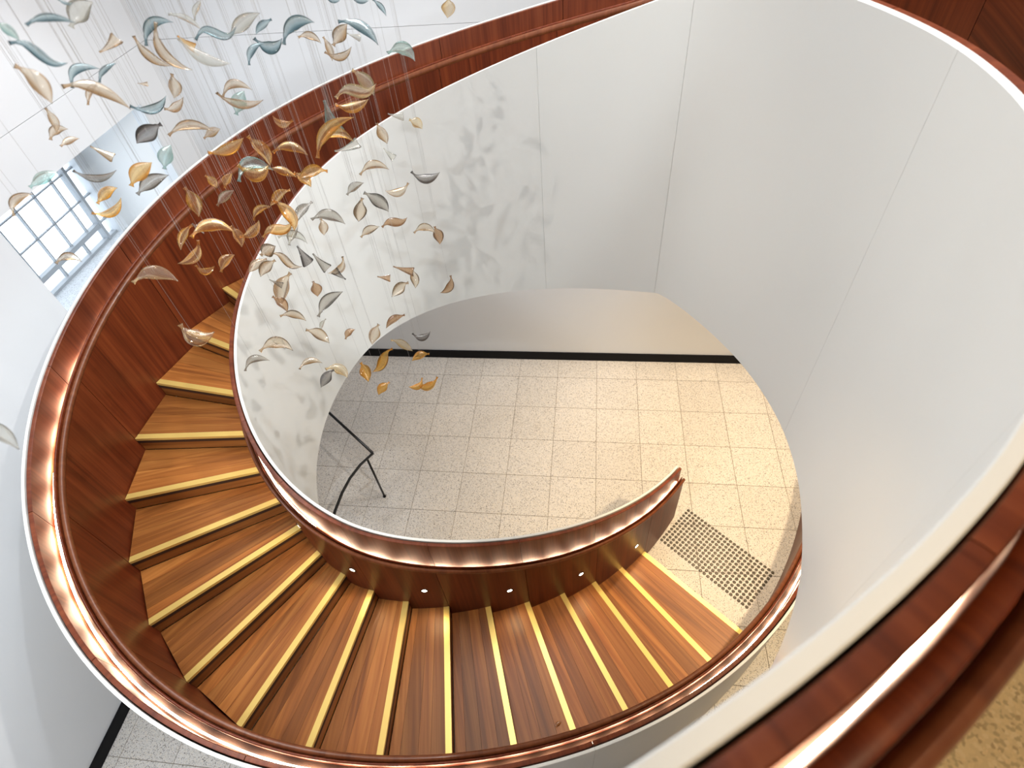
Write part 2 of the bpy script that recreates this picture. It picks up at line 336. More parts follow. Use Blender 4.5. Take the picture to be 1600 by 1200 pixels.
def build_balustrade(st, T, root, seams_panel, seams_white, leds):
    arr = st; sl = np.array([s[0] for s in arr])
    def seg(a, b, name, prof, mat, smooth=True, gap=0.0):
        idx = [i for i in range(len(arr)) if a - 1e-6 <= arr[i][0] <= b + 1e-6]
        def lerp(sv):
            j = int(np.clip(np.searchsorted(sl, sv) - 1, 0, len(sl) - 2)); t = (sv - sl[j]) / (sl[j + 1] - sl[j]); t = min(max(t, 0), 1)
            A, Bq = arr[j], arr[j + 1]; return (sv,) + tuple(A[k] * (1 - t) + Bq[k] * t for k in range(1, 9))
        use = [lerp(a + gap)] + [arr[i] for i in idx if arr[i][0] > a + gap + 0.02 and arr[i][0] < b - gap - 0.02] + [lerp(b - gap)]
        base = [u[1] for u in use]; nr = [u[2] for u in use]
        return sweep(name, base, nr, [prof(u) for u in use], mat, root, smooth=smooth)
    def p_white(u):
        T = u[8]; w = .022 if u[0] < 28.6 else .026
        return [(T - w, u[5]), (T, u[5]), (T, u[4] - .003), (T - .003, u[4]), (T - w + .003, u[4]), (T - w, u[4] - .003)]
    def p_leaf(u):
        T = u[8]; t = u[4] - 0.004; b = u[6] - 0.13; q0 = T - .031; q1 = T - (.062 if u[0] < 28.6 else .064)
        return [(q1, b), (q0, b), (q0, t - .008), (q0 - .003, t - .002), ((q0 + q1) / 2, t), (q1 + .004, t - .001), (q1, t - .005)]
    def p_panel(u): return [(0.0, u[7]), (.016, u[7]), (.016, u[6] - .045), (0.0, u[6] - .045)]
    def rims(u):
        T = u[8]; a = min(1, max(0, (T - .12) / .08))
        return (-.014 + .010 * a, .020 + .022 * a, .025 + .021 * a, .036 + .028 * a + (.022 if u[0] > 28.6 else 0))
    def p_rail(u):                       # rounded grip on the stair side
        g0, g1, _, _ = rims(u); c = (g0 + g1) / 2; rx = (g1 - g0) / 2; z = u[6] - .028
        return [(c + rx * math.cos(a), z + .026 * math.sin(a)) for a in [2 * PI * k / 12 for k in range(12)]]
    def p_rim(u):                        # rounded edge behind the grip
        _, _, r0, r1 = rims(u); c = (r0 + r1) / 2; rx = (r1 - r0) / 2; z = u[6] + .004
        return [(r0, z - .09), (r1, z - .09)] + [(c + rx * math.cos(a), z - .008 + .010 * math.sin(a)) for a in [PI * k / 6 for k in range(7)]]
    def q_in(u): return u[8] - (.062 if u[0] < 28.6 else .064)
    def p_tray(u): return [(.010, u[6] - .12), (q_in(u), u[6] - .12), (q_in(u), u[6] - .105), (.010, u[6] - .105)]
    def p_core(u): return [(.02, u[7]), (u[8] - .034, u[7]), (u[8] - .034, u[6] - .14), (.02, u[6] - .14)]
    for a, b in zip(seams_white[:-1], seams_white[1:]): seg(a, b, 'white_panel', p_white, M['drum'], gap=0.0018)
    for a, b in zip(seams_panel[:-1], seams_panel[1:]):
        seg(a, b, 'upper_panel', p_leaf, M['upper'], gap=0.005)
        seg(a, b, 'stair_panel', p_panel, M['panel'], gap=0.005)
    a, b = seams_panel[0], seams_panel[-1]
    seg(a, b, 'handrail', p_rail, M['rail']); seg(a, b, 'rail_rim', p_rim, M['panel']); seg(a, b, 'light_trough', p_tray, M['dark'], smooth=False); seg(a, b, 'core', p_core, M['dark'], smooth=False)
    def p_led(u): c = q_in(u) - (.020 if u[8] > .13 else .014); z = u[6] - .082; return [(c - .006, z - .012), (c + .006, z - .012), (c + .006, z), (c - .006, z)]
    for (la, lb, lm) in leds: seg(la, lb, 'led_strip', p_led, M[lm], smooth=False)

# ------------------------------------------------------------------ setting
def slab(name, a0, a1, b0, b1, z0, z1, mat, parent=None): return obox(name, B(a0, b0, z0), E1 * (a1 - a0), E2 * (b1 - b0), Vector((0, 0, z1 - z0)), mat, parent)
WB, WA = -4.75, 6.37
FX0, FX1, FY0, FY1 = WB, 6.5, -4.0, WA
CZ = 9.3
fl = struct(slab('floor', FX0 - 1.3, FX1 + .2, FY0 - .2, FY1 + .2, -0.20, -0.004, M['grout']))
G = 0.5963; gx, gy = -0.4224, 5.9756
tile_me = None
jj = 0
for i in range(-8, 9):
    for j in range(-1, 15):
        a0 = gx + i * G; b0 = gy - j * G
        a1, b1 = a0 + G, b0 + G
        a0c, a1c, b0c, b1c = max(a0, FX0), min(a1, 4.6), max(b0, -2.0), min(b1, FY1)
        if a1c - a0c < .05 or b1c - b0c < .05: continue
        g = .0028
        full = abs(a0c - a0) < 1e-6 and abs(a1c - a1) < 1e-6 and abs(b0c - b0) < 1e-6 and abs(b1c - b1) < 1e-6
        if full:
            if tile_me is None:
                t = obox('tile', E1 * g + E2 * g, E1 * (G - 2 * g), E2 * (G - 2 * g), (0, 0, .0045), M['tile'], None, bevel=.001); tile_me = t.data
            else: t = link('tile', tile_me)
            t.location = B(a0, b0, -.0045); t.parent = fl
        else:
            t = slab('tile', a0c + g, a1c - g, b0c + g, b1c - g, -.0045, 0, M['tile'], fl)
# left wall with the deep window niche
NB0, NB1, NZ0, NZ1, GD = 3.57, 5.83, 2.84, 4.31, -5.95
wl = bpy.data.objects.new('wall_left', None)
bm = bmesh.new()
def bxm(bm, a0, a1, b0, b1, z0, z1):
    c = [B(a, b, z) for z in (z0, z1) for b in (b0, b1) for a in (a0, a1)]
    v = [bm.verts.new(p) for p in c]
    for f in ((0, 2, 3, 1), (4, 5, 7, 6), (0, 1, 5, 4), (2, 6, 7, 3), (0, 4, 6, 2), (1, 3, 7, 5)): bm.faces.new([v[i] for i in f])
for bb in ((FY0 - .2, NB0, -.2, CZ), (NB1, WA, -.2, CZ), (NB0, NB1, -.2, NZ0 - .03), (NB0, NB1, NZ1, CZ)): bxm(bm, GD - .15, WB - .014, *bb)
me = bpy.data.meshes.new('wall_left'); bm.to_mesh(me); bm.free()
wl = struct(link('wall_left', me, M['wall']))
SEAM = 4.745
for (b0, b1, z0, z1) in ((FY0, NB0, 0, SEAM), (NB0, NB1, 0, NZ0 - .03), (NB1, WA, 0, SEAM), (NB0, NB1, NZ1, SEAM)):
    slab('wall_panel', WB - .014, WB, b0 + (.0 if b0 == NB0 else .0), b1, z0, z1 - (.002 if z1 == SEAM else 0), M['wall'], wl)
slab('wall_panel', WB - .014, WB, FY0, WA, SEAM + .002, CZ, M['wall'], wl)
slab('reveal_lining', WB - .15, WB - .0145, NB1 - .012, NB1, NZ0, NZ1, M['post'], wl)
slab('old_reveal', GD + .10, WB - .15, NB1 - .006, NB1, NZ0, NZ1, M['masonry'], wl)
slab('stone_sill', GD + .06, WB + .0, NB0, NB1, NZ0 - .03, NZ0, M['sill'], wl)
# back wall
wb = struct(slab('wall_back', GD - .15, FX1 + .2, WA + .014, WA + .2, -.2, CZ, M['wall']))
slab('wall_panel', WB, FX1, WA, WA + .014, 0, SEAM - .002, M['wall'], wb)
slab('wall_panel', WB, FX1, WA, WA + .014, SEAM + .002, CZ, M['wall'], wb)
struct(slab('wall_right', FX1, FX1 + .2, FY0 - .2, WA + .2, -.2, CZ, M['wall']))
struct(slab('wall_front', FX0 - 1.3, FX1 + .2, FY0 - .2, FY0, -.2, CZ, M['wall']))
struct(slab('ceiling', FX0 - 1.35, FX1 + .2, FY0 - .2, WA + .2, CZ, CZ + .2, M['ceil']))
struct(slab('baseboard_back', WB, FX1, WA - .02, WA, 0, .155, M['black']))
struct(slab('baseboard_left', WB, WB + .02, FY0, WA - .02, 0, .155, M['black']))
# window
win = struct(thing('window_1', 'x', 'x')); del win['label']; del win['category']
fx = GD
def fr(name, b0, b1, z0, z1, d0, d1, mat): return slab(name, d0, d1, b0, b1, z0, z1, mat, win)
ZT = 4.95
for b in (4.15, 4.445, 4.74, 5.035, 5.33):
    fr('glazing_bar', b - .007, b + .007, NZ0 + .235, ZT, fx + .01, fx + .05, M['frame'])
for k in range(5):
    z = 3.045 + k * .328
    fr('glazing_bar', NB0, 5.51, z - .007, z + .007, fx + .018, fx + .042, M['frame'])
fr('transom', NB0, 5.52, 3.02, 3.075, fx, fx + .07, M['frame'])
fr('bottom_rail', NB0, NB1, NZ0, NZ0 + .03, fx, fx + .07, M['frame'])
for b in (4.3, 4.74, 5.18): fr('glazing_bar', b - .012, b + .012, NZ0 + .04, 3.03, fx + .01, fx + .05, M['frame'])
fr('mullion', 5.505, 5.545, NZ0, ZT, fx - .01, fx + .08, M['frame'])
for z in (3.045, 3.37, 3.70): fr('glazing_bar', 5.54, 5.70, z - .009, z + .009, fx + .014, fx + .046, M['frame'])
fr('window_post', 5.69, NB1 - .006, NZ0, ZT, fx - .02, fx + .13, M['post'])
fr('window_pane', NB0, NB1, NZ0, ZT, fx + .027, fx + .031, M['pane'])
# open the core behind the glass: a niche head above the glass
# ------------------------------------------------------------------ upper floor
inner = [(float(s[1][0]), float(s[1][1])) for s in ST if s[0] >= 28.95]
o29 = foot_out(29.0); i29 = foot_in(29.0)
tgo = at(TT, 29.0)
c_ = lambda a, b: (B(a, b).x, B(a, b).y)
outer_line = [tuple(foot_out(s)) for s in (29.0, 29.5, 30.0)]
far = [c_(FX1, WA), c_(FX1, FY0), c_(WB, FY0), c_(WB, -0.1)]
poly = inner + [c_(WB, -0.05)] + [c_(WB, FY0), c_(FX1, FY0), c_(FX1, 5.2)] + [(o29[0] + .2, o29[1] + .2), tuple(o29)]
uf = struct(prism('upper_floor', poly, Z_UP - 0.30, Z_UP, M['uptile']))
# ------------------------------------------------------------------ stair
stair = thing('curved_staircase', 'sweeping curved timber staircase with brass nosing strips on every tread', 'staircase', (-1.0, 1.5, 0))
stair.location = (0, 0, 0)
def lerp2(a, b, t): return (a[0] + (b[0] - a[0]) * t, a[1] + (b[1] - a[1]) * t)
for k in range(1, 29):
    z = k * HR
    a0 = foot_in(float(k)); a1 = foot_out(float(k)); b0 = foot_in(k + 1.0); b1 = foot_out(k + 1.0)
    tr = prism('tread', [tuple(a0), tuple(a1), tuple(b1), tuple(b0)], z - .065, z - .028, M['dark'], stair)
    d = np.array(a1) - np.array(a0); d /= np.linalg.norm(d)
    sw = .053
    li = np.hypot(*(b0 - a0)); lo = np.hypot(*(b1 - a1)); fi, fo = sw / li, sw / lo
    nb = 4 if k < 9 else 4
    cuts = sorted(random.uniform(-.06, .06) + q / nb for q in range(1, nb)); cuts = [0] + cuts + [1]
    for q in range(nb):
        ci0, ci1 = fi + (1 - fi) * cuts[q], fi + (1 - fi) * cuts[q + 1]
        co0, co1 = fo + (1 - fo) * cuts[q], fo + (1 - fo) * cuts[q + 1]
        gI, gO = .0008 / li, .0008 / lo
        pl = [lerp2(a0, b0, ci0 + gI), lerp2(a1, b1, co0 + gO), lerp2(a1, b1, co1 - gO), lerp2(a0, b0, ci1 - gI)]
        if q == nb - 1: pl[2] = lerp2(a1, b1, 1.0); pl[3] = lerp2(a0, b0, 1.0)
        prism('tread_board', pl, z - .028, z, M['tread'], tr, uvdir=d)
    prism('nosing_strip', [tuple(a0), tuple(a1), lerp2(a1, b1, fo), lerp2(a0, b0, fi)], z - .028, z + .0015, M['brass'], tr, uvdir=d)
    # riser below the nosing
for k in range(1, 30):
    a0 = foot_in(float(k)); a1 = foot_out(float(k)); d = a1 - a0; d /= np.linalg.norm(d); back = at(TT, float(k)) 
    s0, s1 = .008, .026
    vs = []; z0, z1 = (k - 1) * HR, k * HR - .028
    if k == 29: z1 = k * HR - .002
    pl = [a0 + back * s0, a1 + back * s0, a1 + back * s1, a0 + back * s1]
    r = prism('riser', [tuple(p) for p in pl], z0, z1 if k == 29 else z1 - .036, M['tread'], stair, uvdir=d)
a0 = foot_in(29.0); a1 = foot_out(29.0)
bk = at(TT, 29.0) * .053
prism('nosing_strip', [tuple(a0), tuple(a1), tuple(a1 + bk), tuple(a0 + bk)], Z_UP - .0, Z_UP + .002, M['brass'], stair)
# soffit under the flight
ss = np.arange(3.2, 29.01, .2)
sweep('soffit', foot_in(ss) - at(NO, ss) * 0.09, at(NO, ss), [[(0, HR * s - .52), (WID + .25, HR * s - .52), (WID + .25, HR * s - .48), (0, HR * s - .48)] for s in ss], M['white'], stair)

inb = thing('inner_balustrade', 'inner curved balustrade, white well face, red timber handrail with lit trough', 'balustrade')
odd = [-0.75] + [float(x) for x in range(1, 28, 2)] + [28.6]
rest = [28.6 + x for x in (2.2, 4.4, 6.6, 8.8, 11.0)]
smax = ST[-1][0]
build_balustrade(ST, TI, inb, odd + rest + [smax], [-0.75, 26.35, 28.45, 31.9, 36.4, smax], [(-.65, 28.5, 'led'), (TIP, smax - .1, 'led')])
oub = thing('outer_balustrade', 'outer curved balustrade of red timber panels with white outside and glowing rail', 'balustrade')
build_balustrade(SO, TO, oub, [-3.0, -1.0] + [float(x) for x in range(1, 30, 2)], [-3.0, 5.0, 13.0, 21.0, 29.0], [(-2.9, 15.5, 'led'), (15.5, 28.9, 'led_dim')])
# newel ends of the inner balustrade
# step lights on the stair side of the inner balustrade
for sv in (1.5, 3.5, 5.45, 7.43, 9.37, 11.4, 13.4, 15.4):
    f = foot_in(sv); nn = at(NO, sv); zc = HR * sv + .335
    t = at(TT, sv)
    c = Vector((f[0], f[1], zc)) + Vector((nn[0], nn[1], 0)) * .0005
    nv = Vector((nn[0], nn[1], 0)); tv = Vector((t[0], t[1], 0)); up = Vector((0, 0, 1))
    def ringmesh(r0, r1, h0, h1):
        vs = []; fs = []; n = 20
        for (r, h_) in ((r1, 0), (r1, h1), (r0, h1), (r0, h0)):
            for k in range(n): a = 2 * PI * k / n; vs.append(c + (tv * math.cos(a) + up * math.sin(a)) * r + nv * h_)
        for q in range(3):
            for k in range(n): fs.append((q * n + k, q * n + (k + 1) % n, (q + 1) * n + (k + 1) % n, (q + 1) * n + k))
        return mesh('ring', vs, fs)
    lt = link('step_light', ringmesh(.024, .033, .001, .004), M['black'], inb)
    vs = [c + (tv * math.cos(2 * PI * k / 20) + up * math.sin(2 * PI * k / 20)) * .024 + nv * .003 for k in range(20)]
    link('lens', mesh('lens', vs, [tuple(range(20))]), M['lens'], lt)
    sp = spot('step_lamp', c + nv * .03, c + nv * .42 - up * .42, 5.0, (1.0, .75, .42), 100, .015, .6); sp.parent = lt

# timber wall on the landing
ww = np.arange(28.9, 30.01, .1)
base = list(foot_out(ww)); nr = list(at(NO, ww)); t_ = at(TT, 30.0)
wt = struct(sweep('wall_landing', [b for b in base], nr, [[(.0, Z_UP), (.19, Z_UP), (.19, CZ), (.0, CZ)]] * len(base), M['panel']))
tl = foot_out(30.0); n30 = at(NO, 30.0)
for q in range(5):
    p0 = tl + t_ * (q * .6 + .003); p1 = tl + t_ * (q * .6 + .597)
    prism('timber_panel', [tuple(p0), tuple(p1), tuple(p1 + n30 * .12), tuple(p0 + n30 * .12)], Z_UP, CZ, M['panel'], wt)

# ------------------------------------------------------------------ tactile studs on the floor
tf = thing('tactile_indicators', 'rectangle of small dark bronze tactile studs on the floor before the stair', 'tactile studs', (1.88, 3.0, 0))
PA, PB, PD = np.array([1.688, 3.587]) * 1.00925, np.array([2.465, 2.764]) * 1.00925, np.array([1.298, 3.209]) * 1.00925
PA, PB, PD = [np.array(p) * (6.568 / 6.56) for p in (PA, PB, PD)]
vs = []; fs = []; n = 10
for (r, h_) in ((.0195, 0), (.0185, .003), (.010, .005)):
    for k in range(n): a = 2 * PI * k / n; vs.append((r * math.cos(a), r * math.sin(a), h_))
for q in range(2):
    for k in range(n): fs.append((q * n + k, q * n + (k + 1) % n, (q + 1) * n + (k + 1) % n, (q + 1) * n + k))
fs.append(tuple(range(2 * n, 3 * n)))
sme = mesh('stud', vs, fs); sme.materials.append(M['stud'])
for i in range(24):
    for j in range(12):
        q = PA + (PB - PA) * i / 23 + (PD - PA) * j / 11
        s = bpy.data.objects.new('stud', sme); COL.objects.link(s); s.parent = tf; s.location = (q[0] - 1.88, q[1] - 3.0, 0)

# ------------------------------------------------------------------ black bent handrail standing on the ground floor
hr = thing('floor_handrail', 'black steel handrail with a sharp bend and one post on the terrazzo floor', 'handrail')
zz = .90
cur = [B(-2.55, 3.83, zz)]
img = [(-2.55, 3.83), (-2.66, 3.66), (-2.735, 3.46), (-2.77, 3.26), (-2.78, 3.02), (-2.77, 2.75), (-2.73, 2.45), (-2.66, 2.15)]
tube('rail', [B(a, b, zz) for a, b in [(-3.95, 4.93), (-3.31, 4.43), (-2.56, 3.835)]], .017, M['iron'], hr)
tube('curved_rail', [B(a, b, zz) for a, b in img], .017, M['iron'], hr)
tube('post', [B(-2.61, 3.755, 0), B(-2.61, 3.755, zz)], .014, M['iron'], hr)
tube('post', [B(-2.66, 2.15, 0), B(-2.66, 2.15, zz)], .014, M['iron'], hr)
tube('post', [B(-3.9, 4.89, 0), B(-3.9, 4.89, zz)], .014, M['iron'], hr)
tube('base_flange', [B(-2.61, 3.755, 0), B(-2.61, 3.755, .006)], .022, M['iron'], hr)

# ------------------------------------------------------------------ ceiling downlights over the stair
for (x, y) in ((2.6, 2.0), (-1.6, -.4), (-2.6, -.6), (.5, -1.0), (.4, 2.4), (-.9, 1.4), (1.9, -1.6)):  # one of these bodies houses the added left-wall fill
    dl = tag(tube('ceiling_spotlight', [(x, y, CZ), (x, y, 9.02)], .07, M['black'], None, 16), 'black cylindrical spotlight on the ceiling above the stair', 'spotlight', 'ceiling spotlights')
canopy = tag(tube('pendant_canopy', [(-1.2, 3.4, CZ), (-1.2, 3.4, CZ - .04)], 2.3, M['white'], None, 48), 'round white ceiling plate carrying the glass leaf wires', 'ceiling plate')

# ------------------------------------------------------------------ hanging glass leaves
def leaf_mesh(L, wd, bend, kind, seed):
    rnd = random.Random(seed); nu, nv = 20, 8
    hw = L * wd * .5; ph = rnd.uniform(-.2, .2); cup = rnd.uniform(.35, .75) * rnd.choice((-1, 1)); tw = rnd.uniform(-.7, .7)
    top = []; bot = []
    def C(t):
        x = (t - .5) * L
        if kind == 'S': y = bend * L * math.sin(2 * PI * t) * .8
        elif kind == 'A': y = bend * L * (1 - (2 * t - 1) ** 2 + .25 * ph * math.sin(2 * PI * t))
        elif kind == 'D': y = bend * L * (t * t)
        else: y = bend * L * math.sin(PI * t) + .1 * L * ph * math.sin(2 * PI * t)
        return Vector((x, y, 0))
    def W(t):
        if kind == 'D':                      # cone: wide end, narrow foot
            w = hw * (.16 + .95 * max(0, (t - .12) / .88) ** 1.2) if t < .96 else hw * .95
        elif t < .16: w = hw * (.20 + .10 * math.cos(t / .16 * 2 * PI)) + .0015
        else:
            u = (t - .16) / .84; w = hw * (.20 + .0) * (1 - u) + hw * math.sin(PI * min(1, u * 1.02) ** .85) ** .9 * 1.0
            w = max(w, hw * .04)
        return w
    rows_t = []
    vs = []; tint = []; ring = 2 * nv
    for i in range(nu + 1):
        t = i / nu; c = C(t); tg = (C(min(1, t + .01)) - C(max(0, t - .01))).normalized(); nr = Vector((-tg.y, tg.x, 0)); zt = Vector((0, 0, 1))
        a = tw * (t - .5); nr2 = nr * math.cos(a) + zt * math.sin(a); z2 = zt * math.cos(a) - nr * math.sin(a)
        w = W(t); th = max(.0016, min(.0045, w * .28)) * (1.0 if t > .14 else 1.6)
        for side in (1, -1):
            for j in range(nv):
                v = (-1 + 2 * j / (nv - 1)) * side
                e = math.sqrt(max(0, 1 - v * v))
                cc = cup * w * (v * v - .35) * (1 if t > .16 else 0)
                edge = .55 + .45 * abs(v) ** 4
                vs.append(c + nr2 * (v * w) + z2 * (cc + side * th * edge * (.30 if abs(v) > .99 else 1)))
                s_ = .5 - .5 * v
                g = min(1, max(0, .05 + .85 * s_ ** 3 * (0.5 + .6 * math.sin(PI * t)) + .95 * max(0, abs(v) - .68) / .32 + (.45 if t < .12 else 0)))
                tint.append(g)
    fs = []
    for i in range(nu):
        for j in range(ring): j2 = (j + 1) % ring; fs.append((i * ring + j, i * ring + j2, (i + 1) * ring + j2, (i + 1) * ring + j))
    fs += [tuple(range(ring))[::-1], tuple(range(nu * ring, nu * ring + ring))]
    me = mesh('glass_leaf', vs, fs)
    b = bmesh.new(); b.from_mesh(me); bmesh.ops.recalc_face_normals(b, faces=b.faces[:]); b.to_mesh(me); b.free()
    at_ = me.attributes.new('tint', 'FLOAT', 'POINT'); at_.data.foreach_set('value', tint)
    return me, C(.5)
